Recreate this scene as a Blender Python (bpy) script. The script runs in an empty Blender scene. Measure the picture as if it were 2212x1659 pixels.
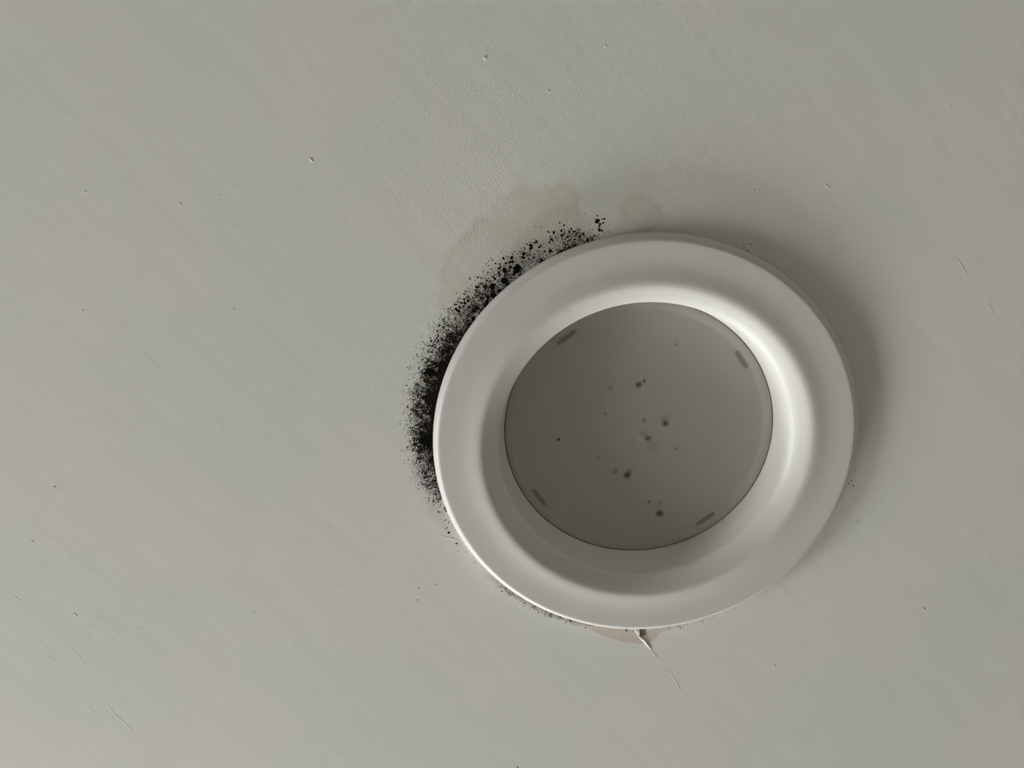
import bpy, bmesh, math, random
import numpy as np
from mathutils import Matrix, Vector

# ------------------------------------------------------------------ camera, light, exposure
MM = 0.001
CEIL_Z = 2.6                       # underside of the ceiling
RIM = 3.0                          # the rim's widest circle hangs 3 mm below the ceiling
FPX = 1800.0                       # focal length in pixels of the 2212x1659 frame
scene = bpy.context.scene
col = scene.collection
RNG = random.Random(7)

# pose of the phone under the ceiling: x = image right, y = image down, z = up into the ceiling
CAM = Vector((-61.36 * MM, -140.38 * MM, CEIL_Z - RIM * MM - 347.45 * MM))
FWD = Vector((0.00489, 0.30460, 0.95247)).normalized()
RGT = Vector((0.99999, 0.0, -0.00513)).normalized()
UP = RGT.cross(FWD).normalized()
camd = bpy.data.cameras.new('camera')
camd.sensor_fit = 'HORIZONTAL'; camd.sensor_width = 36.0
camd.lens = FPX / 2212.0 * 36.0
camd.clip_start = 0.01
cam = bpy.data.objects.new('camera', camd); col.objects.link(cam)
m = Matrix.Identity(4)
for k in range(3):
    m[k][0] = RGT[k]; m[k][1] = UP[k]; m[k][2] = -FWD[k]; m[k][3] = CAM[k]
cam.matrix_world = m
scene.camera = cam

world = bpy.data.worlds.new('world'); scene.world = world
world.use_nodes = True
bg = world.node_tree.nodes['Background']
bg.inputs[0].default_value = (0.72, 0.80, 0.90, 1); bg.inputs[1].default_value = 0.3

# daylight coming in through a window in the left wall and one in the front wall
WX, FY = -2.55, 3.2
WIN = (0.35, 1.95, 1.38, 2.24)     # left wall:  y0, y1, z0, z1 of the opening
WIN2 = (-2.15, -0.65, 1.75, 2.36)  # front wall: x0, x1, z0, z1
def daylight(size_h, size_w, watts, loc, rot):
    ld = bpy.data.lights.new('window_daylight', 'AREA')
    ld.shape = 'RECTANGLE'; ld.size = size_h; ld.size_y = size_w
    ld.energy = watts; ld.color = (1.0, 0.975, 0.96)
    lo = bpy.data.objects.new('window_daylight', ld); col.objects.link(lo)
    lo.location = loc; lo.rotation_euler = rot
daylight(WIN[3] - WIN[2], WIN[1] - WIN[0], 47, (WX - 0.10, (WIN[0] + WIN[1]) / 2, (WIN[2] + WIN[3]) / 2), (0, math.radians(-90), 0))
daylight(WIN2[1] - WIN2[0], WIN2[3] - WIN2[2], 84, ((WIN2[0] + WIN2[1]) / 2, FY + 0.10, (WIN2[2] + WIN2[3]) / 2), (math.radians(-90), 0, 0))

vs = scene.view_settings
vs.view_transform = 'Standard'; vs.look = 'None'; vs.gamma = 1.0; vs.use_curve_mapping = False
vs.exposure = 0.90
scene.cycles.max_bounces = 6; scene.cycles.diffuse_bounces = 5; scene.cycles.glossy_bounces = 2; scene.cycles.transmission_bounces = 2; scene.cycles.transparent_max_bounces = 10
scene.cycles.adaptive_threshold = 0.07; scene.cycles.adaptive_min_samples = 12

# ------------------------------------------------------------------ helpers
def at(px, py, depth=RIM):
    """Point (mm, fixture centre = 0,0) where the sight line meets the plane `depth` mm above the rim circle."""
    d = RGT * ((px - 1106.0) / FPX) - UP * ((py - 829.5) / FPX) + FWD
    z = CEIL_Z - RIM * MM + depth * MM
    t = (z - CAM.z) / d.z
    p = CAM + d * t
    return p.x / MM, p.y / MM

def mat(name, base, rough=0.6, spec=0.4):
    m = bpy.data.materials.new(name); m.use_nodes = True
    b = m.node_tree.nodes['Principled BSDF']
    b.inputs['Base Color'].default_value = (*base, 1)
    b.inputs['Roughness'].default_value = rough
    b.inputs['Specular IOR Level'].default_value = spec
    return m, m.node_tree, b

class NT:
    """tiny helper to write node maths"""
    def __init__(s, nt): s.nt = nt
    def new(s, t, **kw):
        n = s.nt.nodes.new(t)
        for k, v in kw.items(): setattr(n, k, v)
        return n
    def put(s, sock, v):
        if hasattr(v, 'is_linked'): s.nt.links.new(v, sock)
        else: sock.default_value = v
    def math(s, op, a, b=0.0, c=None, clamp=False):
        n = s.new('ShaderNodeMath', operation=op, use_clamp=clamp)
        s.put(n.inputs[0], a); s.put(n.inputs[1], b)
        if c is not None: s.put(n.inputs[2], c)
        return n.outputs[0]
    def smooth(s, v, lo, hi):
        n = s.new('ShaderNodeMapRange', interpolation_type='SMOOTHSTEP')
        s.put(n.inputs['Value'], v); n.inputs['From Min'].default_value = lo; n.inputs['From Max'].default_value = hi
        return n.outputs[0]
    def noise(s, vec, scale, detail=3, rough=0.5, dist=0.0):
        n = s.new('ShaderNodeTexNoise')
        s.put(n.inputs['Vector'], vec); n.inputs['Scale'].default_value = scale
        n.inputs['Detail'].default_value = detail; n.inputs['Roughness'].default_value = rough
        n.inputs['Distortion'].default_value = dist
        return n.outputs[0]
    def mix(s, f, a, b):
        n = s.new('ShaderNodeMix', data_type='RGBA')
        s.put(n.inputs[0], f)
        for i, v in ((6, a), (7, b)):
            if isinstance(v, tuple): n.inputs[i].default_value = (*v, 1)
            else: s.put(n.inputs[i], v)
        return n.outputs[2]

def link(name, me, material=None, parent=None):
    o = bpy.data.objects.new(name, me); col.objects.link(o)
    if material is not None and len(me.materials) == 0: me.materials.append(material)
    if parent is not None: o.parent = parent
    return o

def empty(name, loc, label, cat, group=None):
    o = bpy.data.objects.new(name, None); col.objects.link(o)
    o.empty_display_size = 0.02
    o.location = loc; o['label'] = label; o['category'] = cat
    if group: o['group'] = group
    return o

def pydata(name, v, f, smooth=False):
    me = bpy.data.meshes.new(name); me.from_pydata(v, [], f); me.update()
    if smooth:
        for p in me.polygons: p.use_smooth = True
    return me

def boxes(name, lst):
    v, f = [], []
    for (x0, x1, y0, y1, z0, z1) in lst:
        n = len(v)
        v += [(x0, y0, z0), (x1, y0, z0), (x1, y1, z0), (x0, y1, z0), (x0, y0, z1), (x1, y0, z1), (x1, y1, z1), (x0, y1, z1)]
        f += [tuple(n + i for i in q) for q in ((0, 3, 2, 1), (4, 5, 6, 7), (0, 1, 5, 4), (1, 2, 6, 5), (2, 3, 7, 6), (3, 0, 4, 7))]
    return pydata(name, v, f)

def catmull(pts, n=6):
    out = []
    P = [pts[0]] + list(pts) + [pts[-1]]
    for i in range(1, len(P) - 2):
        for k in range(n):
            t = k / n
            out.append(tuple(0.5 * (2 * P[i][j] + (P[i + 1][j] - P[i - 1][j]) * t + (2 * P[i - 1][j] - 5 * P[i][j] + 4 * P[i + 1][j] - P[i + 2][j]) * t * t
                        + (3 * P[i][j] - P[i - 1][j] - 3 * P[i + 1][j] + P[i + 2][j]) * t ** 3) for j in range(2)))
    out.append(tuple(pts[-1]))
    return out

def lathe(name, prof, seg=192, close=False, cap=False):
    """prof: (radius mm, depth mm into the ceiling), local z up, origin = fixture centre on the rim plane"""
    v, f = [], []
    for r, z in prof:
        for k in range(seg):
            a = 2 * math.pi * k / seg
            v.append((r * MM * math.cos(a), r * MM * math.sin(a), z * MM))
    n = len(prof)
    for i in range(n - 1 + (1 if close else 0)):
        j = (i + 1) % n
        for k in range(seg):
            q = (k + 1) % seg
            f.append((i * seg + k, j * seg + k, j * seg + q, i * seg + q))
    if cap: f.append(tuple((n - 1) * seg + k for k in range(seg)))
    me = pydata(name, v, f, True)
    bm = bmesh.new(); bm.from_mesh(me); bmesh.ops.recalc_face_normals(bm, faces=bm.faces[:]); bm.to_mesh(me); bm.free()
    for p in me.polygons: p.use_smooth = True
    return me

# ------------------------------------------------------------------ materials
# painted plaster of the ceiling: faint mottling, roller texture, tea-coloured water stain, grey mould film
ceil_m, nt, bs = mat('ceiling_paint', (0.775, 0.77, 0.725), 0.75, 0.25)
N = NT(nt)
tc = N.new('ShaderNodeTexCoord').outputs['Object']
low = N.noise(tc, 9.0, 1)
hue = N.noise(tc, 17.0, 1, 0.6)
c0 = N.mix(N.smooth(low, 0.35, 0.65), (0.783, 0.787, 0.742), (0.812, 0.796, 0.768))
c1 = N.mix(N.math('MULTIPLY', N.smooth(hue, 0.42, 0.62), 0.5), c0, (0.790, 0.793, 0.792))
# --- water stain made of overlapping round tide marks (px, py, radius px)
STAIN = [(1010, 590, 58), (1030, 545, 48), (1075, 520, 60), (1100, 470, 52), (1130, 450, 46), (1175, 445, 44), (1215, 440, 40), (1150, 500, 60),
         (1210, 480, 50), (990, 640, 44), (1374, 452, 34), (1400, 465, 36)]
wob = N.new('ShaderNodeTexNoise'); nt.links.new(tc, wob.inputs['Vector']); wob.inputs['Scale'].default_value = 90; wob.inputs['Detail'].default_value = 3
sub = N.new('ShaderNodeVectorMath', operation='SUBTRACT'); nt.links.new(wob.outputs['Color'], sub.inputs[0]); sub.inputs[1].default_value = (0.5, 0.5, 0.5)
scl = N.new('ShaderNodeVectorMath', operation='SCALE'); nt.links.new(sub.outputs[0], scl.inputs[0]); scl.inputs['Scale'].default_value = 0.010
addv = N.new('ShaderNodeVectorMath', operation='ADD'); nt.links.new(tc, addv.inputs[0]); nt.links.new(scl.outputs[0], addv.inputs[1])
flat = N.new('ShaderNodeVectorMath', operation='MULTIPLY'); nt.links.new(addv.outputs[0], flat.inputs[0]); flat.inputs[1].default_value = (1, 1, 0)
sd = None
for (sx, sy, sr) in STAIN:
    x, y = at(sx, sy)
    dn = N.new('ShaderNodeVectorMath', operation='DISTANCE'); nt.links.new(flat.outputs[0], dn.inputs[0]); dn.inputs[1].default_value = (x * MM, y * MM, 0)
    e = N.math('SUBTRACT', dn.outputs['Value'], sr * 0.207 * MM)
    sd = e if sd is None else N.math('MINIMUM', sd, e)
body = N.math('SUBTRACT', 1.0, N.smooth(sd, -0.0030, 0.0008))
edge = N.math('MULTIPLY', N.smooth(sd, -0.0035, -0.0008), body)
patch = N.smooth(wob.outputs[0], 0.3, 0.7)
sm = N.math('MULTIPLY', N.math('ADD', N.math('MULTIPLY', body, 0.38), N.math('MULTIPLY', edge, 0.30)), N.math('ADD', 0.5, N.math('MULTIPLY', patch, 0.6)))
c2 = N.mix(sm, c1, (0.60, 0.53, 0.42))
# --- polar coordinates about the fixture for the mould film
sep = N.new('ShaderNodeSeparateXYZ'); nt.links.new(tc, sep.inputs[0])
rad = N.math('SQRT', N.math('ADD', N.math('POWER', sep.outputs[0], 2.0), N.math('POWER', sep.outputs[1], 2.0)))
ang = N.math('ARCTAN2', sep.outputs[1], sep.outputs[0])          # -pi..pi, 90 deg = image bottom
aang = N.math('ABSOLUTE', N.math('SUBTRACT', N.math('MODULO', N.math('ADD', ang, 2 * math.pi), 2 * math.pi), math.radians(205)))
sect = N.math('SUBTRACT', 1.0, N.smooth(aang, math.radians(26), math.radians(62)))
rn = N.math('ADD', rad, N.math('MULTIPLY', N.math('SUBTRACT', wob.outputs[0], 0.5), 0.014))
film = N.math('MULTIPLY', sect, N.math('SUBTRACT', 1.0, N.smooth(rn, 0.096, 0.1075)))
sectb = N.math('SUBTRACT', 1.0, N.smooth(N.math('ABSOLUTE', N.math('SUBTRACT', N.math('MODULO', N.math('ADD', ang, 2 * math.pi), 2 * math.pi), math.radians(193))), math.radians(9), math.radians(24)))
core = N.math('MULTIPLY', sectb, N.math('SUBTRACT', 1.0, N.smooth(rn, 0.0962, 0.1020)))
c3a = N.mix(N.math('MULTIPLY', film, 0.45), c2, (0.085, 0.065, 0.048))
c3 = N.mix(N.math('MULTIPLY', core, 0.92), c3a, (0.010, 0.008, 0.006))
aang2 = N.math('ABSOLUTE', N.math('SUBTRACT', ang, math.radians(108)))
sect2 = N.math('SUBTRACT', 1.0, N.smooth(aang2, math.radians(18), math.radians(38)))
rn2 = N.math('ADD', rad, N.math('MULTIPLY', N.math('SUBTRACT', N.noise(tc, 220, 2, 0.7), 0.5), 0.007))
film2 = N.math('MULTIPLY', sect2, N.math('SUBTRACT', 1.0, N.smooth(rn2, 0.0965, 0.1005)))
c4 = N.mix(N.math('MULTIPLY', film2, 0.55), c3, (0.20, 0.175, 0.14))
nt.links.new(c4, bs.inputs['Base Color'])
# --- relief: fine orange peel, strongest in a patch above the fixture, faint streaks elsewhere
def grain(ang, sx, sy):
    r_n = N.new('ShaderNodeVectorRotate', rotation_type='Z_AXIS'); nt.links.new(tc, r_n.inputs['Vector']); r_n.inputs['Angle'].default_value = math.radians(-ang)
    m_n = N.new('ShaderNodeVectorMath', operation='MULTIPLY'); nt.links.new(r_n.outputs[0], m_n.inputs[0]); m_n.inputs[1].default_value = (sx, sy, 1)
    return m_n.outputs[0]
n1 = N.noise(grain(68, 0.75, 1.15), 1000, 1, 0.6)
bx, by = at(1200, 330)
dn = N.new('ShaderNodeVectorMath', operation='DISTANCE'); nt.links.new(tc, dn.inputs[0]); dn.inputs[1].default_value = (bx * MM, by * MM, 0)
zone = N.math('SUBTRACT', 1.0, N.smooth(dn.outputs['Value'], 0.01, 0.12))
amp = N.math('ADD', 0.14, N.math('MULTIPLY', N.math('MULTIPLY', zone, N.math('ADD', 0.35, N.smooth(low, 0.3, 0.65))), 0.86))
n2 = N.noise(grain(48, 0.30, 1.6), 60, 2, 0.6)
hgt = N.math('ADD', N.math('MULTIPLY', N.math('MULTIPLY', n1, amp), 0.000080), N.math('MULTIPLY', n2, 0.00012))
bp = N.new('ShaderNodeBump'); bp.inputs['Strength'].default_value = 1.0; bp.inputs['Distance'].default_value = 1.0
nt.links.new(hgt, bp.inputs['Height']); nt.links.new(bp.outputs[0], bs.inputs['Normal'])

paint_m, _, _ = mat('ceiling_paint_plain', (0.775, 0.77, 0.725), 0.7, 0.25)
wall_m, nt, bs = mat('wall_paint', (0.66, 0.65, 0.61), 0.8, 0.2)
N = NT(nt); tcw = N.new('ShaderNodeTexCoord').outputs['Object']
nt.links.new(N.mix(N.noise(tcw, 3, 3), (0.36, 0.35, 0.325), (0.42, 0.41, 0.38)), bs.inputs['Base Color'])
floor_m, nt, bs = mat('floor_boards', (0.32, 0.24, 0.17), 0.5, 0.4)
N = NT(nt); tcw = N.new('ShaderNodeTexCoord').outputs['Object']
mp = N.new('ShaderNodeMapping'); nt.links.new(tcw, mp.inputs['Vector']); mp.inputs['Scale'].default_value = (0.4, 9, 1)
nt.links.new(N.mix(N.noise(mp.outputs[0], 4, 5), (0.110, 0.092, 0.072), (0.160, 0.135, 0.105)), bs.inputs['Base Color'])
frame_m, _, _ = mat('window_frame_white', (0.75, 0.75, 0.73), 0.4, 0.4)

glass_m = bpy.data.materials.new('window_glass'); glass_m.use_nodes = True
nt = glass_m.node_tree; nt.nodes.clear(); N = NT(nt)
out = N.new('ShaderNodeOutputMaterial'); tr = N.new('ShaderNodeBsdfTransparent'); gl = N.new('ShaderNodeBsdfGlossy')
gl.inputs['Roughness'].default_value = 0.02; tr.inputs[0].default_value = (0.95, 0.97, 0.96, 1)
mx = N.new('ShaderNodeMixShader'); mx.inputs[0].default_value = 0.06
nt.links.new(tr.outputs[0], mx.inputs[1]); nt.links.new(gl.outputs[0], mx.inputs[2]); nt.links.new(mx.outputs[0], out.inputs[0])

trim_m, nt, bs = mat('white_trim_plastic', (0.62, 0.612, 0.585), 0.42, 0.45)
N = NT(nt); tct = N.new('ShaderNodeTexCoord').outputs['Object']
nt.links.new(N.mix(N.noise(tct, 22, 2), (0.700, 0.689, 0.673), (0.726, 0.711, 0.692)), bs.inputs['Base Color'])
lens_m, nt, bs = mat('frosted_lens_plastic', (0.40, 0.385, 0.36), 0.5, 0.35)
N = NT(nt); tct = N.new('ShaderNodeTexCoord').outputs['Object']
nt.links.new(N.mix(N.noise(tct, 26, 2), (0.78, 0.76, 0.735), (0.82, 0.795, 0.765)), bs.inputs['Base Color'])
tl = N.new('ShaderNodeBsdfTranslucent'); tl.inputs[0].default_value = (0.92, 0.90, 0.87, 1)
mxs = N.new('ShaderNodeMixShader'); mxs.inputs[0].default_value = 0.58
nt.links.new(bs.outputs[0], mxs.inputs[1]); nt.links.new(tl.outputs[0], mxs.inputs[2])
nt.links.new(mxs.outputs[0], nt.nodes['Material Output'].inputs[0])
reflector_m, _, _ = mat('white_reflector', (0.88, 0.87, 0.85), 0.6, 0.3)
lensrim_m, _, _ = mat('lens_rim_plastic', (0.85, 0.84, 0.82), 0.4, 0.4)
dark_m, _, _ = mat('gap_shade', (0.22, 0.205, 0.17), 0.9, 0.1)  # dark tone stands in for the shade in the gap around the lens

# soft speck: dark smudge that fades out towards its border; colour and strength come from the object
smudge_m = bpy.data.materials.new('soft_smudge'); smudge_m.use_nodes = True
nt = smudge_m.node_tree; N = NT(nt); bs = nt.nodes['Principled BSDF']
oi = N.new('ShaderNodeObjectInfo'); nt.links.new(oi.outputs['Color'], bs.inputs['Base Color'])
bs.inputs['Roughness'].default_value = 0.7; bs.inputs['Specular IOR Level'].default_value = 0.2
tcs = N.new('ShaderNodeTexCoord').outputs['Object']
sp = N.new('ShaderNodeSeparateXYZ'); nt.links.new(tcs, sp.inputs[0])
ex = N.math('MAXIMUM', N.math('SUBTRACT', N.math('ABSOLUTE', sp.outputs[0]), 3.0), 0.0)
exd = N.math('SQRT', N.math('ADD', N.math('POWER', ex, 2.0), N.math('POWER', sp.outputs[1], 2.0)))
rr = N.math('SQRT', N.math('ADD', N.math('POWER', sp.outputs[0], 2.0), N.math('POWER', sp.outputs[1], 2.0)))
att = N.new('ShaderNodeAttribute'); att.attribute_name = 'capsule'
dd = N.math('ADD', N.math('MULTIPLY', exd, att.outputs['Fac']), N.math('MULTIPLY', rr, N.math('SUBTRACT', 1.0, att.outputs['Fac'])))
dd = N.math('ADD', dd, N.math('MULTIPLY', N.math('SUBTRACT', N.noise(tcs, 1.6, 2), 0.5), 0.5))
al = N.math('MULTIPLY', N.math('SUBTRACT', 1.0, N.smooth(dd, 0.15, 0.95)), oi.outputs['Alpha'])
nt.links.new(al, bs.inputs['Alpha'])

def soft_edge(nt, bs, lo, hi):
    N = NT(nt); so = N.new('ShaderNodeAttribute'); so.attribute_name = 'soft'
    nt.links.new(N.smooth(so.outputs['Fac'], lo, hi), bs.inputs['Alpha'])
mould_m, nt, bs = mat('black_mould', (0.012, 0.011, 0.009), 0.95, 0.05)
oi = nt.nodes.new('ShaderNodeObjectInfo'); nt.links.new(oi.outputs['Color'], bs.inputs['Base Color']); soft_edge(nt, bs, 0.0, 0.65)
speck_m, nt, bs = mat('mould_speckle', (0.012, 0.011, 0.009), 0.95, 0.05)
at_n = nt.nodes.new('ShaderNodeAttribute'); at_n.attribute_name = 'tone'; nt.links.new(at_n.outputs['Color'], bs.inputs['Base Color']); soft_edge(nt, bs, 0.0, 0.55)
paper_m, nt, bs = mat('torn_paper', (0.60, 0.52, 0.46), 0.85, 0.15)
N = NT(nt); tct = N.new('ShaderNodeTexCoord').outputs['Object']
nt.links.new(N.mix(N.noise(tct, 300, 4, 0.65), (0.62, 0.56, 0.50), (0.75, 0.67, 0.615)), bs.inputs['Base Color'])
pit_m, _, _ = mat('pit_shade', (0.26, 0.235, 0.205), 0.95, 0.1)  # dark colour stands in for the shade inside the torn holes

# ------------------------------------------------------------------ the room
RX0, RX1, RY0, RY1 = WX, 2.1, -2.1, FY
def ceiling_mesh():
    seg, v, f = 128, [], []
    def rect(a):
        c, s = math.cos(a), math.sin(a)
        t = min((RX1 if c > 0 else -RX0) / max(abs(c), 1e-9), (RY1 if s > 0 else -RY0) / max(abs(s), 1e-9))
        return c * t, s * t
    angs = sorted([2 * math.pi * k / seg for k in range(seg)] + [math.atan2(y, x) % (2 * math.pi) for x in (RX0, RX1) for y in (RY0, RY1)])
    n = len(angs)
    rings = []
    for z in (0.0, 0.015):
        for kind in range(3):
            st = len(v)
            for a in angs:
                if kind == 0: x, y = 0.080 * math.cos(a), 0.080 * math.sin(a)
                elif kind == 1: x, y = 0.6 * math.cos(a), 0.6 * math.sin(a)
                else: x, y = rect(a)
                v.append((x, y, z))
            rings.append(st)
    def band(a, b):
        for k in range(n): f.append((a + k, a + (k + 1) % n, b + (k + 1) % n, b + k))
    band(rings[1], rings[0]); band(rings[2], rings[1]); band(rings[3], rings[4]); band(rings[4], rings[5])
    band(rings[0], rings[3]); band(rings[5], rings[2])
    me = pydata('ceiling', v, f)
    bm = bmesh.new(); bm.from_mesh(me); bmesh.ops.recalc_face_normals(bm, faces=bm.faces[:]); bm.to_mesh(me); bm.free()
    return me
ceiling = link('ceiling', ceiling_mesh(), ceil_m); ceiling.location = (0, 0, CEIL_Z)
ceiling['kind'] = 'structure'; ceiling['label'] = 'off white painted plaster ceiling with roller texture and stains'
T = 0.12
def struct(name, lst, m, label):
    o = link(name, boxes(name, lst), m); o['kind'] = 'structure'; o['label'] = label; return o
struct('floor', [(RX0 - T, RX1 + T, RY0 - T, RY1 + T, -0.1, 0)], floor_m, 'dark brown wooden floor of the room below')
struct('wall_right', [(RX1, RX1 + T, RY0, RY1, 0, CEIL_Z)], wall_m, 'plain grey beige wall facing the window')
struct('wall_back', [(RX0 - T, RX1 + T, RY0 - T, RY0, 0, CEIL_Z)], wall_m, 'plain grey beige wall of the room')
y0, y1, z0, z1 = WIN
struct('wall_left', [(RX0 - T, RX0, RY0, y0, 0, CEIL_Z), (RX0 - T, RX0, y1, RY1, 0, CEIL_Z), (RX0 - T, RX0, y0, y1, 0, z0), (RX0 - T, RX0, y0, y1, z1, CEIL_Z)],
       wall_m, 'grey beige wall with the window opening')
x0, x1, u0, u1 = WIN2
struct('wall_front', [(RX0 - T, x0, RY1, RY1 + T, 0, CEIL_Z), (x1, RX1 + T, RY1, RY1 + T, 0, CEIL_Z), (x0, x1, RY1, RY1 + T, 0, u0), (x0, x1, RY1, RY1 + T, u1, CEIL_Z)],
       wall_m, 'grey beige wall with the shallow window opening')
fw = 0.045
def window(name, label, w, h, loc, rz):
    # built in its own plane: local x = width, z = height, y = thickness
    o = bpy.data.objects.new(name, None); col.objects.link(o); o['kind'] = 'structure'; o['label'] = label
    o.location = loc; o.rotation_euler = (0, 0, rz)
    a, t = w / 2, 0.025
    link('window_frame', boxes('window_frame', [(-a, a, -t, t, 0, fw), (-a, a, -t, t, h - fw, h), (-a, -a + fw, -t, t, fw, h - fw), (a - fw, a, -t, t, fw, h - fw),
         (-0.02, 0.02, -0.02, 0.02, fw, h - fw)]), frame_m, o)
    for p, q in ((-a + fw, -0.02), (0.02, a - fw)):
        link('pane', boxes('pane', [(p, q, -0.002, 0.002, fw, h - fw)]), glass_m, o)
window('window_1', 'white framed window in the left wall', y1 - y0, z1 - z0, (WX - 0.045, (y0 + y1) / 2, z0), math.radians(90))
window('window_2', 'white framed window in the front wall', x1 - x0, u1 - u0, ((x0 + x1) / 2, FY + 0.045, u0), 0.0)

# ------------------------------------------------------------------ the downlight
fix = empty('recessed_downlight', (0, 0, CEIL_Z - RIM * MM), 'round white recessed downlight with a wide trim ring and unlit frosted lens', 'ceiling light')
outer = [(94.6, RIM), (95.0, 1.6), (95.05, 0.2), (94.75, -0.80), (94.0, -1.80), (93.1, -2.75), (92.3, -3.18), (91.2, -3.29), (88.0, -3.30), (84.5, -3.36),
         (81.5, -3.50), (78.8, -3.76), (76.4, -4.05), (74.6, -4.16), (73.0, -3.95), (71.4, -3.30)]
ring = catmull(outer, 5)
bowl = catmull([(71.4, -3.30), (70.0, -2.5), (68.4, -1.5), (66.9, -0.35), (65.95, 0.65), (65.45, 1.5), (65.25, 2.4)], 5)
tr_o = link('trim_ring', lathe('trim_ring', ring + bowl[1:] + [(66.5, 2.6), (70.5, -1.0), (76, -2.0), (90, 1.0), (93.5, RIM)], close=True), trim_m, fix)
baf = catmull([(65.27, 2.0), (64.9, 6), (64.2, 12), (63.1, 18.4)], 4) + [(63.1, 21), (66.5, 21), (67.5, 2.6)]
link('baffle', lathe('baffle', baf, close=True), trim_m, fix)
LZ = 18.7
lens_prof = [(62.75, LZ + 2.0), (62.75, LZ + 0.25), (62.6, LZ), (62.2, LZ - 0.05), (61.2, LZ + 0.05), (59.6, LZ + 0.55), (58.6, LZ + 0.95), (58.0, LZ + 1.0), (40, LZ + 0.8), (20, LZ + 0.7), (0.05, LZ + 0.68)]
lens = link('lens', lathe('lens', lens_prof, cap=True), lens_m, fix)
lens['label'] = 'grey frosted plastic diffuser disc'
link('unseen_housing', lathe('unseen_housing', [(70, 1.5), (70, 60), (0.1, 60), (0.1, 59), (69, 59), (69, 1.5)], close=True, seg=96), reflector_m, fix)  # unseen cup, added to block sky light and bounce light behind the lens
link('gap_shade_ring', lathe('gap_shade_ring', [(61.9, LZ + 0.9), (63.4, LZ + 0.9), (63.4, LZ + 2.2), (61.9, LZ + 2.2)], close=True), dark_m, fix)  # added dark ring, paints the shaded gap between lens and baffle

def disc_mesh(name, n=16, jag=0.0, seed=0, dome=0.25):
    r_ = random.Random(seed); v = [(0, 0, -dome)]; f = []
    ph = r_.random() * 6
    for ring, rr_ in ((0, 0.6), (1, 1.0)):
        for k in range(n):
            a = 2 * math.pi * k / n
            j = 1 + jag * (r_.random() - 0.5) * (0.6 if ring == 0 else 1.0) + jag * 0.35 * math.sin(2 * a + ph)
            v.append((rr_ * j * math.cos(a), rr_ * j * math.sin(a), -dome * 0.7 if ring == 0 else 0.0))
    for k in range(n):
        q = (k + 1) % n
        f.append((0, 1 + q, 1 + k)); f.append((1 + k, 1 + q, 1 + n + q, 1 + n + k))
    me = pydata(name, v, f, True)
    sa = me.attributes.new('soft', 'FLOAT', 'POINT')
    for k, d_ in enumerate(sa.data): d_.value = 1.0 if k == 0 else (0.85 if k <= n else 0.0)
    return me

# blurred dark specks caught behind the lens face, four moulded slots and the moulding mark in the middle
LF = LZ + 0.70
sm_mesh = disc_mesh('smudge_disc', 20, 0.0, 1, 0.02)
a_ = sm_mesh.attributes.new('capsule', 'FLOAT', 'POINT')
for px, py, r, c, a in ((1379.3, 830.8, 11, (0.06, 0.05, 0.04), .75), (1391.6, 822.5, 6, (0.05, 0.05, 0.04), .75), (1437, 915, 10, (0.10, 0.055, 0.035), .85), (1436, 906, 17, (0.16, 0.10, 0.06), .22),
                        (1392, 908, 7.5, (0.10, 0.08, 0.06), .5), (1400, 947, 11, (0.13, 0.085, 0.055), .65), (1391, 936, 15, (0.16, 0.11, 0.07), .22), (1206.4, 949.4, 6.5, (0.03, 0.03, 0.025), .85),
                        (1307.7, 893.7, 4.5, (0.08, 0.07, 0.06), .55), (1354.7, 1026.8, 13, (0.04, 0.042, 0.045), .85), (1361, 1017, 10, (0.08, 0.08, 0.08), .35), (1329, 1017.7, 10, (0.10, 0.10, 0.095), .4),
                        (1425, 1109, 14, (0.05, 0.035, 0.03), .75), (1402, 1084, 6, (0.06, 0.05, 0.045), .65), (1426, 1087, 11, (0.13, 0.11, 0.09), .2), (1460, 744.7, 6, (0.10, 0.09, 0.08), .45),
                        (1460, 969, 5.5, (0.09, 0.08, 0.07), .55), (1317.5, 837, 11, (0.15, 0.13, 0.11), .22), (1293, 988, 9, (0.15, 0.13, 0.11), .2), (1410, 965, 26, (0.20, 0.15, 0.11), .13)):
    x, y = at(px, py, LF)
    o = link('speck', sm_mesh, smudge_m, lens)
    o.location = (x * MM, y * MM, (LF - 0.03) * MM); o.scale = (r * 0.215 * MM,) * 3
    o.rotation_euler = (0, 0, RNG.random() * 6); o.color = (*c, a * 0.82)
cap_v, cap_f = [], []
for s in (1, -1):
    for k in range(9):
        t = -math.pi / 2 + math.pi * k / 8 + (0 if s > 0 else math.pi)
        cap_v.append((3.0 * s + math.cos(t), math.sin(t), 0))
n = len(cap_v); cap_v += [(x * 0.93, y * 0.7, -0.15) for x, y, z in cap_v]
cap_f = [tuple(range(2 * n - 1, n - 1, -1))] + [(k, (k + 1) % n, n + (k + 1) % n, n + k) for k in range(n)]
slot_me = pydata('slot', cap_v, cap_f)
a_ = slot_me.attributes.new('capsule', 'FLOAT', 'POINT')
for d_ in a_.data: d_.value = 1.0
for p, q, alpha in (((1204.6, 743), (1242.6, 714.7), .43), ((1589.7, 759), (1613, 793.6), .43), ((1152, 1057.5), (1177.5, 1090), .43), ((1504.8, 1132.7), (1542.7, 1108), .43)):
    ax, ay = at(*p, LF); bx_, by_ = at(*q, LF)
    o = link('slot', slot_me, smudge_m, lens)
    o.location = ((ax + bx_) / 2 * MM, (ay + by_) / 2 * MM, (LF - 0.08) * MM)
    L = math.hypot(bx_ - ax, by_ - ay) / 2 / 3.4
    o.scale = (L * MM, 1.75 * MM, 1.0 * MM); o.rotation_euler = (0, 0, math.atan2(by_ - ay, bx_ - ax)); o.color = (0.055, 0.055, 0.05, alpha)
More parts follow.
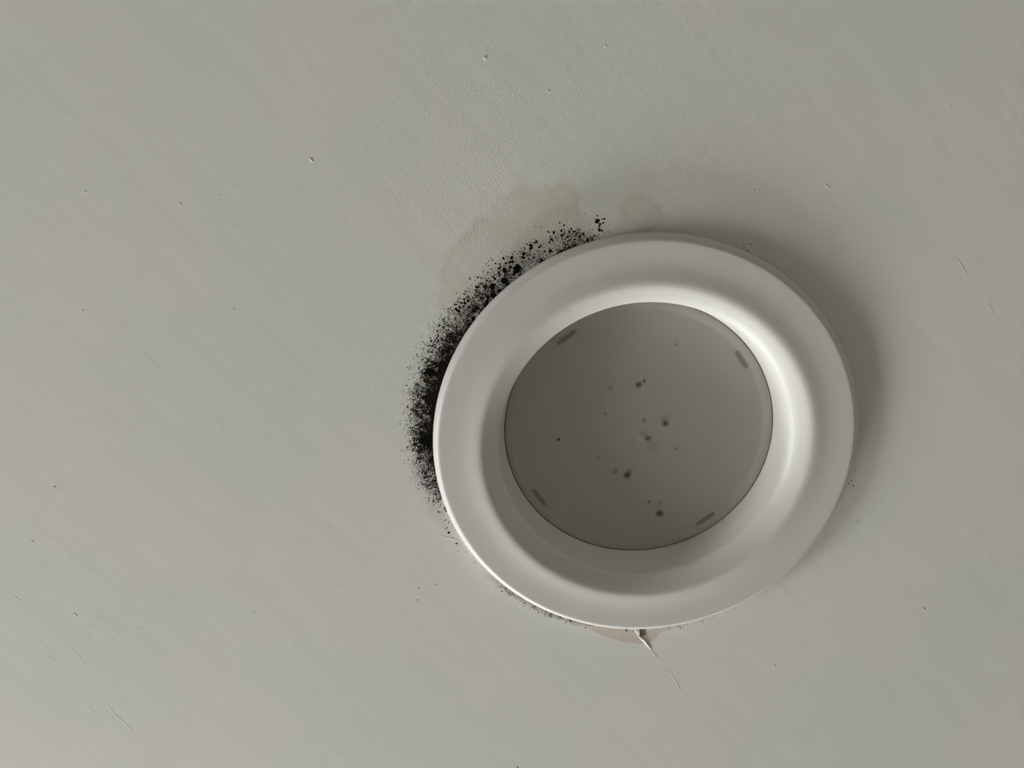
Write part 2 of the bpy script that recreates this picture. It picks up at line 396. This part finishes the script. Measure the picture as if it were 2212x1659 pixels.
mk = link('moulding_mark', lathe('moulding_mark', [(0.72, 0), (0.80, -0.12), (0.98, -0.12), (1.06, 0)], seg=28), lensrim_m, lens)
x, y = at(1383.3, 949.5, LF); mk.location = (x * MM, y * MM, (LF - 0.01) * MM)
dot_me = disc_mesh('dust_speck', 8, 0.3, 5, 0.3)
for px, py, r, d in ((1619, 616.7, 1.3, -2.9), (1212, 652.5, 1.5, -2.7), (1016, 1089, 1.5, -2.5), (1232, 671, 1.2, -4.2), (986, 868, 1.2, -2.5)):
    x, y = at(px, py, d)
    o = link('dust_speck', dot_me, mould_m, tr_o); o.location = (x * MM, y * MM, (d + 0.05) * MM); o.scale = (r * 0.2 * MM,) * 3; o.color = (0.12, 0.11, 0.09, 1)

# ------------------------------------------------------------------ mould on the ceiling
BLACK = (0.006, 0.006, 0.005); BROWN = (0.030, 0.018, 0.010); GREY = (0.17, 0.16, 0.135)
shapes = [disc_mesh('mould_spot', 12, 0.42, 20 + k, 0.10) for k in range(7)]
def spots(lst, parent):
    for i, s_ in enumerate(lst):
        px, py, r = s_[:3]; c = s_[3] if len(s_) > 3 else BLACK
        x, y = at(px, py)
        o = link('spot', shapes[i % 7], mould_m, parent)
        o.location = (x * MM, y * MM, -0.012 * MM - RNG.random() * 0.02 * MM)
        q = r * 0.212 * 1.18
        o.scale = (q * RNG.uniform(0.9, 1.15) * MM, q * RNG.uniform(0.9, 1.15) * MM, max(0.3, min(q, 0.9)) * MM)
        o.rotation_euler = (0, 0, RNG.random() * 6.28); o.color = (*c, 1)

MOULD = [(1296, 484.3, 2.4), (1302.8, 481.3, 1.9), (1305.6, 472.9, 1.7), (1300.6, 473.6, 1.4), (1290.4, 466.4, 1.5), (1294.6, 489.6, 1.9), (1294.6, 496.8, 3.0), (1301, 498.3, 1.8),
 (1306, 502.7, 1.1), (1283.7, 509.2, 1.6), (1279.7, 496, 1.1), (1283.7, 472, .8), (1309.5, 463, .8, GREY), (1313.5, 498.8, .8), (1315.5, 501.7, .9), (1263.3, 461.4, 1.1, GREY), (1223.2, 474.2, .9),
 (1209, 481, 1.5), (1218.5, 486.6, 1.7), (1234, 494.3, 1.7), (1212.7, 498.5, 2.4), (1230, 501, 1.9), (1196, 502, 2.6), (1184, 500.5, 1.5), (1187, 502, 1.0), (1169, 490, 1.0), (1157, 490, 1.0), (1167.5, 496, .7),
 (1188.7, 511, 1.6), (1190.6, 517, 2.9), (1187, 523.6, 2.0), (1193.8, 521.4, 1.0), (1213.8, 509.7, 2.1), (1225.5, 510.7, 1.8), (1245.9, 504.7, 1.8), (1260, 504.7, 2.1), (1249.8, 501.4, 1.3),
 (1158.6, 521.4, 2.2), (1154.8, 524.6, 2.0), (1146.9, 530, 2.6), (1149, 532.5, 2.0), (1143.4, 529.6, 1.6), (1138, 527.6, 1.6), (1132.4, 534, 1.3), (1146.4, 536.6, 2.8), (1165, 533.6, 2.1), (1168.8, 530.8, 1.5),
 (1176, 542.5, 1.5), (1188.7, 541.5, 2.6), (1188.2, 545, 2.0), (1130.7, 548.3, 2.9), (1129.8, 556.5, 3.0), (1212.5, 543.5, 2.8), (1205.6, 548, 2.6), (1170.7, 562.4, 2.5), (1167, 559, 1.9), (1143, 560, 2.0, BROWN), (1152, 556, 1.8, BROWN),
 (1105, 556.5, 3.4), (1107, 565, 3.1), (1101, 566.6, 2.3), (1093, 568.7, 2.1), (1087, 557.8, 2.1), (1097.4, 555.5, 1.1), (1079.4, 570, 1.8), (1070, 569, 1.7), (1080.5, 576.8, 1.9), (1078, 580, 2.1), (1090.5, 584, 5.2),
 (1077, 589, 2.3), (1081.4, 585.3, 1.4), (1117.6, 579, 6.0), (1115.8, 586, 4.6), (1117.6, 573.4, 3.6), (1122, 580.6, 3.6), (1111, 590.6, 3.1), (1100.4, 585.3, 1.9), (1102, 577, 3.3, BROWN), (1069, 602, 2.9),
 (1090.5, 606.8, 5.4), (1086.8, 605, 4.0), (1094, 610.5, 3.6), (1064, 619, 5.0), (1061.5, 621.3, 3.6), (1082, 629, 4.6), (1079.6, 631, 3.6), (1064, 637.6, 5.0), (1068, 638.5, 4.0), (1054.3, 642, 3.0), (1059.7, 607.6, 1.9),
 (1064, 598, 1.8), (1068.6, 593.7, 1.5), (1054, 588, 1.4), (1061, 580.8, 1.2), (1049.8, 569.8, 1.3), (1063.8, 561.6, 1.3), (1056, 563.6, 1.0), (1060.6, 557, 1.0), (1043.6, 584.7, 1.0), (1044, 588.3, 1.0), (1032, 599.6, 1.7),
 (1014.7, 601.7, 1.6), (1040, 600.5, 2.2, GREY), (1037, 614, 1.6), (1034, 617, 1.5), (1032, 621, 2.5), (1028, 619, 2.2), (1028.5, 627, 1.9), (1041.6, 614.8, 1.3), (1040, 612, 1.0), (1052, 606, 1.6), (1090.5, 593, 2.0), (1096, 592.4, 1.9),
 (1089, 597.4, 1.4), (1079.6, 593.7, 2.0), (1099, 614, 2.5), (1048, 619.5, 4.0, BROWN), (1051.6, 652, 4.0), (1050, 659, 4.0), (1110.8, 543.3, 1.2), (1104.5, 537, .8), (1083, 545, .9), (1030, 665.6, 3.0), (1023.6, 672, 3.0),
 (1010.8, 642.3, 2.0), (996.8, 654, 1.9), (1011, 649.5, 2.6), (1004.5, 655.3, 2.8), (981.8, 658, 1.5), (986, 657.7, 1.4), (1003, 647, 2.0), (1003.5, 635, 2.0, GREY), (1005.4, 629, 1.3), (988.6, 652, 1.8, (0.07, 0.065, 0.055)), (985, 668, 3.0),
 (993, 664, 2.4), (1000.6, 662, 2.0), (990, 671.7, 3.0), (1014, 664, 2.0), (973, 665, 1.3), (968, 668, 1.2), (976, 671, 1.4), (960, 694, 1.7), (949.5, 703.5, 1.7), (959.6, 689, 1.3), (937.5, 712, 1.2), (948, 688, 1.0), (937.5, 739, 1.5),
 (930, 735, 1.2), (928.3, 729.5, 1.0), (1023.7, 671.7, 4.0), (1029.5, 665, 3.5), (1022.8, 689, 4.0), (928.5, 802.8, 7.0), (936, 806, 5.0), (921, 806, 3.5), (918, 951.4, 9.0), (925, 945, 7.0), (912, 957, 5.0), (909, 936, 4.0), (923, 962, 5.0),
 (922.8, 824, 4.0, (0.040, 0.020, 0.010)), (895, 960, 3.0), (901, 766, 1.5), (925, 760, 2.0), (880.5, 794, 1.1), (883, 798, 1.0), (878, 833, 1.1), (901, 770, 1.1), (883, 820, 1.2), (1290, 477.4, 4.4, (0.022, 0.020, 0.014)),
 (969.5, 1150.5, 2.5), (986, 1174, 1.9), (962.4, 1123.5, 1.7, (0.05, 0.048, 0.04)), (969, 1129.8, 1.4, (0.05, 0.048, 0.04)), (965.6, 1140, 1.5, (0.10, 0.095, 0.08)), (962.4, 1143, 1.3, (0.10, 0.095, 0.08)), (947.5, 1106, 2.4, GREY), (961.4, 1099.6, 1.5, (0.09, 0.085, 0.07)),
 (936, 1082.7, 2.2, (0.12, 0.11, 0.095)), (947.5, 1082.7, 2.0, (0.06, 0.055, 0.045)), (951, 1078, 2.4, (0.09, 0.085, 0.07)), (977.7, 1161, 1.1, (0.08, 0.075, 0.06)), (925, 1080, 1.3, (0.10, 0.095, 0.08)), (1007, 1192, 1.1, GREY), (990, 1190.5, 1.0, GREY), (1026.5, 1215, 1.1, GREY),
 (917, 1032, 2.4), (922, 1030, 2.2), (930, 1047, 2.0), (941, 1052, 2.0), (940, 1038, 2.0)]
main_m = empty('mould_patch', (0, 0, CEIL_Z), 'black and brown mould crusted on the ceiling along the left rim of the downlight', 'mould')
spots(MOULD, main_m)

# centre line of the growth: rim point -> (reach outwards px, density)
rimtab = [((1300, 517), 8, .05), ((1275, 524), 26, .28), ((1258, 529), 44, .36), ((1235, 536), 46, .36), ((1215, 545), 46, .34), ((1200, 551), 30, .13), ((1180, 561), 44, .12), ((1165, 570), 56, .18), ((1150, 580), 56, .20), ((1125, 597), 50, .22), ((1100, 620), 52, .26),
          ((1070, 645), 55, .36), ((1045, 670), 60, .36), ((1020, 700), 66, .42), ((995, 735), 72, .56), ((972, 785), 70, .85), ((952, 835), 68, 1.0), ((942, 880), 68, 1.0), ((936, 930), 66, .98), ((937, 965), 64, .85),
          ((940, 1000), 60, .68), ((947, 1040), 50, .52), ((953, 1062), 42, .36), ((960, 1085), 36, .16), ((970, 1110), 30, .04), ((1000, 1170), 24, .025), ((1030, 1210), 18, .02)]
tab = sorted([(math.atan2(at(*p)[1], at(*p)[0]) % (2 * math.pi), e * 0.212, d) for p, e, d in rimtab])
ta = np.array([t[0] for t in tab]); te = np.array([t[1] for t in tab]); td = np.array([t[2] for t in tab])
rng = np.random.default_rng(11)
GR = rng.random((96, 96))
def vnoise(x, y, s):
    u = x / s + 40; w = y / s + 40
    i = np.floor(u).astype(int); j = np.floor(w).astype(int); fu = u - i; fw_ = w - j
    fu = fu * fu * (3 - 2 * fu); fw_ = fw_ * fw_ * (3 - 2 * fw_)
    g = lambda a, b: GR[a % 96, b % 96]
    return (g(i, j) * (1 - fu) + g(i + 1, j) * fu) * (1 - fw_) + (g(i, j + 1) * (1 - fu) + g(i + 1, j + 1) * fu) * fw_
# gathered clumps (px, py, sx, weight, brown share)
CL = [(1036, 642, 12, .70, 1.3), (1004, 675, 9, .45, 1.0), (965, 720, 14, .10, 1.5), (985, 700, 14, .10, 1.5), (905, 930, 12, .1, 1.2), (922, 824, 7, .5, .8), (918, 951, 9, .9, .1), (928, 803, 8, .8, .1), (940, 850, 9, .6, .1), (935, 890, 8, .7, .1), (928, 915, 7, .5, .1), (985, 722, 12, .6, .1), (968, 760, 12, .6, .1),
      (950, 800, 12, .6, .1), (1225, 512, 9, .35, .2), (1255, 512, 9, .4, .1), (1160, 527, 8, .4, .4), (1145, 558, 9, .3, .6), (1060, 660, 8, .4, .1), (912, 985, 9, .25, .6), (895, 860, 12, .25, .5), (905, 880, 12, .25, .4)]
CLm = [(*at(a, b), s * 0.212, w, br) for a, b, s, w, br in CL]
NT_ = 150000
th = rng.uniform(ta[0], ta[-1], NT_); ext = np.interp(th, ta, te); den = np.interp(th, ta, td)
rho = rng.random(NT_) * ext * 1.18 - 0.8
r_ = 95 + rho
X = r_ * np.cos(th); Y = r_ * np.sin(th)
u = np.clip(rho / ext, 0, 1.3)
prob = den * np.where(u < 1, (1 - u) ** 1.25 * 0.82 + 0.10 * (1 - u), 0.02) * (ext / te.max())
cl = np.zeros(NT_); brn = np.zeros(NT_)
for cx, cy, s, w, br in CLm:
    g = w * np.exp(-((X - cx) ** 2 + (Y - cy) ** 2) / (2 * s * s)); cl += g; brn += g * br
noi = vnoise(X, Y, 2.2) * 0.6 + vnoise(X, Y, 0.9) * 0.4
prob = (prob + cl * 0.45 * den) * (0.35 + 1.35 * np.clip((noi - 0.22) * 1.6, 0, 1))
prob = np.maximum(prob, 0.012 * den * (u < 1.15))
keep = rng.random(NT_) < prob
X, Y, u, den_k, brn, cl = X[keep], Y[keep], u[keep], den[keep], brn[keep], cl[keep]
n = len(X)
size = np.exp(rng.normal(math.log(0.150), 0.42, n)) * (1.0 + 0.35 * np.clip(1 - u, 0, 1) * den_k)
size = np.clip(size, 0.07, 0.75)
faint = np.clip((u - 0.55) * 1.2, 0, 0.6)
lg = rng.random(n)
dark = np.where(lg < faint, rng.uniform(0.04, 0.20, n), rng.uniform(0.001, 0.010, n))
isb = rng.random(n) < np.clip(0.22 + brn * 1.6 - 0.15 * (cl > 0.5), 0.05, 0.85)
tone = np.stack([np.where(isb, dark * 1.35 + 0.026, dark), np.where(isb, dark * 0.95 + 0.015, dark * 0.97), np.where(isb, dark * 0.72 + 0.008, dark * 0.88), np.ones(n)], 1)
def specks(name, X, Y, size, tone, parent, seed):
    g = np.random.default_rng(seed); n = len(X); K = 7
    a0 = g.random(n) * 6.28; el = g.uniform(0.65, 1.5, n); rot = np.where(g.random(n) < 0.6, math.radians(-62) + g.normal(0, 0.5, n), g.random(n) * 6.28)
    V = np.zeros((n, K + 1, 3))
    h = g.uniform(0.01, 0.05, n)
    V[:, 0, 0] = X; V[:, 0, 1] = Y; V[:, 0, 2] = -h - 0.02
    for k in range(K):
        a = a0 + 2 * math.pi * k / K; j = size * g.uniform(0.8, 1.2, n)
        lx = np.cos(a) * j * np.maximum(el, 1 / el) ** 0.8; ly = np.sin(a) * j * np.minimum(el, 1 / el) ** 0.5
        V[:, k + 1, 0] = X + lx * np.cos(rot) - ly * np.sin(rot); V[:, k + 1, 1] = Y + lx * np.sin(rot) + ly * np.cos(rot); V[:, k + 1, 2] = -0.006
    V *= MM
    idx = np.arange(n) * (K + 1)
    F = np.concatenate([np.stack([idx, idx + 1 + (k + 1) % K, idx + 1 + k], 1) for k in range(K)])
    me = bpy.data.meshes.new(name); me.from_pydata(V.reshape(-1, 3).tolist(), [], F.tolist()); me.update()
    at_ = me.attributes.new('tone', 'FLOAT_COLOR', 'POINT'); at_.data.foreach_set('color', np.repeat(tone, K + 1, 0).astype(np.float32).ravel())
    sa = me.attributes.new('soft', 'FLOAT', 'POINT'); sv = np.zeros((n, K + 1), np.float32); sv[:, 0] = 1.0; sa.data.foreach_set('value', sv.ravel())
    o = link(name, me, speck_m, parent); o['kind'] = 'stuff'
    return o
sp_o = specks('speckle', X, Y, size, tone, main_m, 3)
sp_o['label'] = 'fine black and brown mould speckle'

# grey fringe of mould along the lower rim
low_m = empty('mould_fringe', (0, 0, CEIL_Z), 'thin grey mould line along the lower left rim of the downlight', 'mould')
G1 = (0.06, 0.056, 0.046); G2 = (0.13, 0.122, 0.10)
spots([(1092, 1272, 2.1, G1), (1084, 1277, 1.8, G1), (1083, 1268, 1.4, G2), (1106, 1282.5, 1.8, G2), (1100, 1281, 1.7, G2), (1101.5, 1286.7, 1.3, G2), (1093, 1278, 1.3, G2), (1115, 1293, 1.2, G2), (1133, 1303, 2.3, G2), (1132, 1308.6, 1.2, G2),
       (1149.7, 1311, 1.4, G1), (1155, 1310.7, 2.0, G2), (1178.8, 1322.6, 1.8, G1), (1176.8, 1327, 1.4, G1), (1170.7, 1320, 1.3, G2), (1189.7, 1330, 4.2, (0.27, 0.26, 0.22)), (1210, 1333, 2.3, G2), (1233, 1342.6, 2.3, G2), (1231, 1339, 2.0, G1), (1163, 1322, 1.4, G2)], low_m)
t2 = rng.uniform(math.radians(60), math.radians(134), 900)
rho2 = np.abs(rng.normal(0, 1.6, 900)) * np.interp(np.degrees(t2), [60, 68, 84, 90, 100, 120, 134], [.5, .9, .8, .35, .8, .9, .4])
k2 = rng.random(900) < np.interp(np.degrees(t2), [60, 66, 72, 82, 90, 100, 112, 122, 134], [.12, .35, .8, .8, .25, .5, .5, .45, .1])
X2 = ((96.9 + rho2) * np.cos(t2))[k2]; Y2 = ((96.9 + rho2) * np.sin(t2))[k2]; n2_ = len(X2)
d2 = rng.uniform(0.12, 0.36, n2_)
so = specks('speckle', X2, Y2, np.clip(np.exp(rng.normal(math.log(0.2), 0.4, n2_)), .08, .6), np.stack([d2, d2 * 0.93, d2 * 0.78, np.ones(n2_)], 1), low_m, 5)
so['label'] = 'fine grey mould speckle'

# single dots
def cluster(name, label, lst, cat='mould'):
    e = empty(name, (0, 0, CEIL_Z), label, cat); spots(lst, e); return e
cluster('mould_dots', 'few tiny mould dots on the ceiling above the upper right rim of the downlight', [(1606, 530, 1.1, G1), (1615, 526, 1.0, G1), (1623, 528, 1.0, G1), (1614.5, 541.7, 1.1, G1), (1609, 534, .8, G2)])
cluster('mould_dots', 'few tiny mould dots in the shadow beside the lower right rim of the downlight', [(1847.6, 1017, 1.0, G1), (1843, 1049, 1.9, G2), (1833.5, 1045, 1.3, G2), (1840, 1038, 1.4, GREY)])
for px, py, r, lab in ((118, 1051, 1.7, 'black dot alone on the bare ceiling at far left'), (905, 1270, 1.4, 'upper left dot of the three dark dots below left of the downlight'), (942, 1262, 1.4, 'rightmost of the three dark dots below left of the downlight'),
                       (902, 1296, 1.5, 'lowest of the three dark dots below left of the downlight'), (179, 670, 1.2, 'tiny dark dot on the ceiling near the left edge above the black dot'), (506, 667, 1.2, 'tiny dark dot on bare ceiling left of the mould'),
                       (1675, 1437, 1.6, 'small grey dot on the ceiling below the lower right rim of the downlight'), (1118, 1657, 2.0, 'dark dot at the bottom edge below the downlight'), (550, 1322, 1.3, 'small dark dot on the lower left part of the ceiling'), (1630, 410, 1.2, 'tiny dark dot at the top of the downlight shadow'),
                       (299, 1357, 1.0, 'faint dark dot right of the curved nick at lower left'), (796, 836, 1.0, 'faint dark dot on the ceiling just left of the dense mould')):
    x, y = at(px, py)
    o = link('dark_dot', shapes[RNG.randrange(7)], mould_m); o.location = (x * MM, y * MM, CEIL_Z - 0.012 * MM)
    o.scale = (r * 0.222 * MM, r * 0.222 * MM, r * 0.2 * MM); o.color = (0.04, 0.038, 0.032, 1)
    o['label'] = lab; o['category'] = 'dot'; o['group'] = 'dark dots on the ceiling'

# ------------------------------------------------------------------ relief of the ceiling: nibs, creases, torn paint
nib_me = disc_mesh('paint_nib', 12, 0.35, 9, 0.45)
for px, py, r, el, rot in ((1048, 125, 4.2, 1.1, 0), (673, 346, 3.4, 1.7, 55), (683, 314, 1.6, 1, 0), (1308, 100, 2.6, 1, 0), (1185, 197, 2.8, 1, 0), (471, 422, 2.2, 1, 0), (389, 441, 2.4, 1.2, 40), (184, 414, 2.4, 1.3, 40), (1784, 400, 2.2, 1.8, 70),
                           (1789, 404, 2.2, 1.8, 70), (1794, 405, 1.6, 1.5, 70), (1222, 142, 2.0, 1, 0), (1800, 450, 2.6, 1.2, 0), (1820, 443, 1.8, 1, 0), (1845, 468, 1.8, 1, 0), (163, 1328, 2.6, 2.6, 55), (70, 1170, 2.0, 2.6, 55), (1722, 1239, 2.0, 1, 0),
                           (1850, 1128, 2.2, 2.6, 70), (1862, 1122, 1.8, 2, 60), (1872, 1117, 1.6, 2, 60), (1995, 1315, 3.4, 1.2, 0), (1480, 290, 1.8, 1, 0), (880, 433, 1.6, 1, 0), (2053, 231, 1.6, 1.4, 60), (1920, 663, 1.6, 1.2, 0)):
    x, y = at(px, py)
    o = link('paint_nib', nib_me, paint_m, ceiling); o.location = (x * MM, y * MM, 0.01 * MM)
    o.scale = (r * 0.2 * el * MM, r * 0.2 * MM, r * 0.14 * MM); o.rotation_euler = (0, 0, math.radians(rot))

def ridge(name, pts, w, h, m, parent, sub=6):
    """raised crease along pixel points; w = half width px, h = height mm, both fading at the ends"""
    P = catmull([at(*p) for p in pts], sub); n = len(P); v, f = [], []
    for i, (x, y) in enumerate(P):
        a = P[max(i - 1, 0)]; b = P[min(i + 1, n - 1)]; dx, dy = b[0] - a[0], b[1] - a[1]; L = math.hypot(dx, dy) or 1
        nx, ny = -dy / L, dx / L
        k = math.sin(math.pi * (i + 0.4) / (n - 0.2)) ** 0.6 if 0 < i < n - 1 else 0.15
        k *= RNG.uniform(0.65, 1.2)
        q = w * 0.21 * k
        for s, z in ((-1, 0.01), (-0.35, -h * k), (0.35, -h * k), (1, 0.01)):
            v.append(((x + nx * q * s) * MM, (y + ny * q * s) * MM, z * MM))
    for i in range(n - 1):
        for s in range(3):
            f.append((i * 4 + s, i * 4 + s + 1, i * 4 + 5 + s, i * 4 + 4 + s))
    o = link(name, pydata(name, v, f, True), m, parent)
    return o
for pts, w, h in (([(1041, 402), (1037, 425), (1038, 455), (1037, 500), (1036, 550), (1034, 605)], 1.1, 0.035), ([(984, 1288), (981, 1320), (977, 1350), (974, 1378)], 1.3, 0.035), ([(938, 1154), (965, 1160), (985, 1166), (1003, 1172)], 1.4, 0.08),
                  ([(215, 1503), (232, 1522), (245, 1540), (268, 1562), (292, 1585)], 3.0, 0.07), ([(25, 1283), (42, 1296), (58, 1303)], 2.4, 0.06), ([(103, 1416), (115, 1424), (126, 1432)], 2.4, 0.06), ([(190, 1525), (200, 1535), (209, 1543)], 2.2, 0.05),
                  ([(150, 1395), (175, 1425), (190, 1440)], 2.4, 0.04), ([(2065, 555), (2078, 575), (2091, 596)], 2.0, 0.06), ([(2134, 655), (2141, 668), (2146, 682)], 1.8, 0.06), ([(1444, 1445), (1455, 1465), (1466, 1484), (1474, 1500)], 2.6, 0.07),
                  ([(1820, 733), (1823, 742), (1826, 754)], 2.2, 0.25), ([(1778, 1155), (1780, 1160), (1783, 1164)], 1.4, 0.10), ([(475, 880), (480, 905), (483, 935)], 4.0, 0.03), ([(1085, 395), (1100, 385)], 2.0, 0.03)):
    ridge('crease', pts, w, h, paint_m, ceiling)

torn = empty('torn_paint', (0, 0, CEIL_Z), 'torn ceiling paint with bare paper and lifted flap at the bottom of the downlight', 'torn paint')
def sheet(name, pts, z, th, m, parent, jag=0.0):
    P = []
    for i in range(len(pts)):
        a = pts[i]; b = pts[(i + 1) % len(pts)]
        for k in range(4):
            t = k / 4; P.append((a[0] + (b[0] - a[0]) * t + RNG.uniform(-jag, jag), a[1] + (b[1] - a[1]) * t + RNG.uniform(-jag, jag)))
    q = [at(*p) for p in P]; n = len(q)
    v = [(x * MM, y * MM, -z * MM) for x, y in q] + [(x * MM, y * MM, -(z + th) * MM) for x, y in q]
    f = [tuple(range(2 * n - 1, n - 1, -1))] + [(i, (i + 1) % n, n + (i + 1) % n, n + i) for i in range(n)]
    return link(name, pydata(name, v, f), m, parent)
sheet('bare_paper', [(1262, 1352), (1285, 1366), (1305, 1374), (1330, 1382), (1352, 1388), (1378, 1391), (1393, 1389), (1406, 1385), (1420, 1377), (1428, 1366), (1434, 1350), (1380, 1350), (1330, 1348)], 0.005, 0.03, paper_m, torn, 1.2)
sheet('pit', [(1382, 1357), (1396, 1357), (1394, 1362), (1398, 1370), (1394, 1371), (1389, 1373), (1380.5, 1373.5), (1381, 1366)], 0.03, 0.02, pit_m, torn, 0.6)  # flat dark sheet, the shade of the hole is in its colour
sheet('pit', [(1350, 1358), (1354, 1358), (1355, 1366), (1351, 1364)], 0.03, 0.02, pit_m, torn, 0.4)
def flap():
    A = [(1354, 1356, .05), (1381, 1356, .2), (1381.5, 1366, .75), (1380, 1373.5, .8), (1372, 1366, .25), (1364, 1363, .5), (1392, 1383, .55), (1387, 1385, .05), (1402, 1396, .40), (1398, 1398, .04), (1408, 1404, .03), (1368, 1357, .3), (1391, 1378, .08)]
    v = [(at(x, y)[0] * MM, at(x, y)[1] * MM, -z * MM) for x, y, z in A]
    f = [(0, 11, 5), (11, 4, 5), (11, 1, 2), (11, 2, 4), (4, 2, 3), (4, 3, 7), (3, 6, 7), (3, 12, 6), (7, 6, 8), (7, 8, 9), (9, 8, 10), (6, 12, 8)]
    me = pydata('flap', v, f)
    o = link('flap', me, paint_m, torn)
    md = o.modifiers.new('thickness', 'SOLIDIFY'); md.thickness = 0.04 * MM; md.offset = 0
flap()
ridge('crease', [(1403, 1400), (1412, 1412), (1424, 1424)], 3.5, 0.10, paint_m, torn)
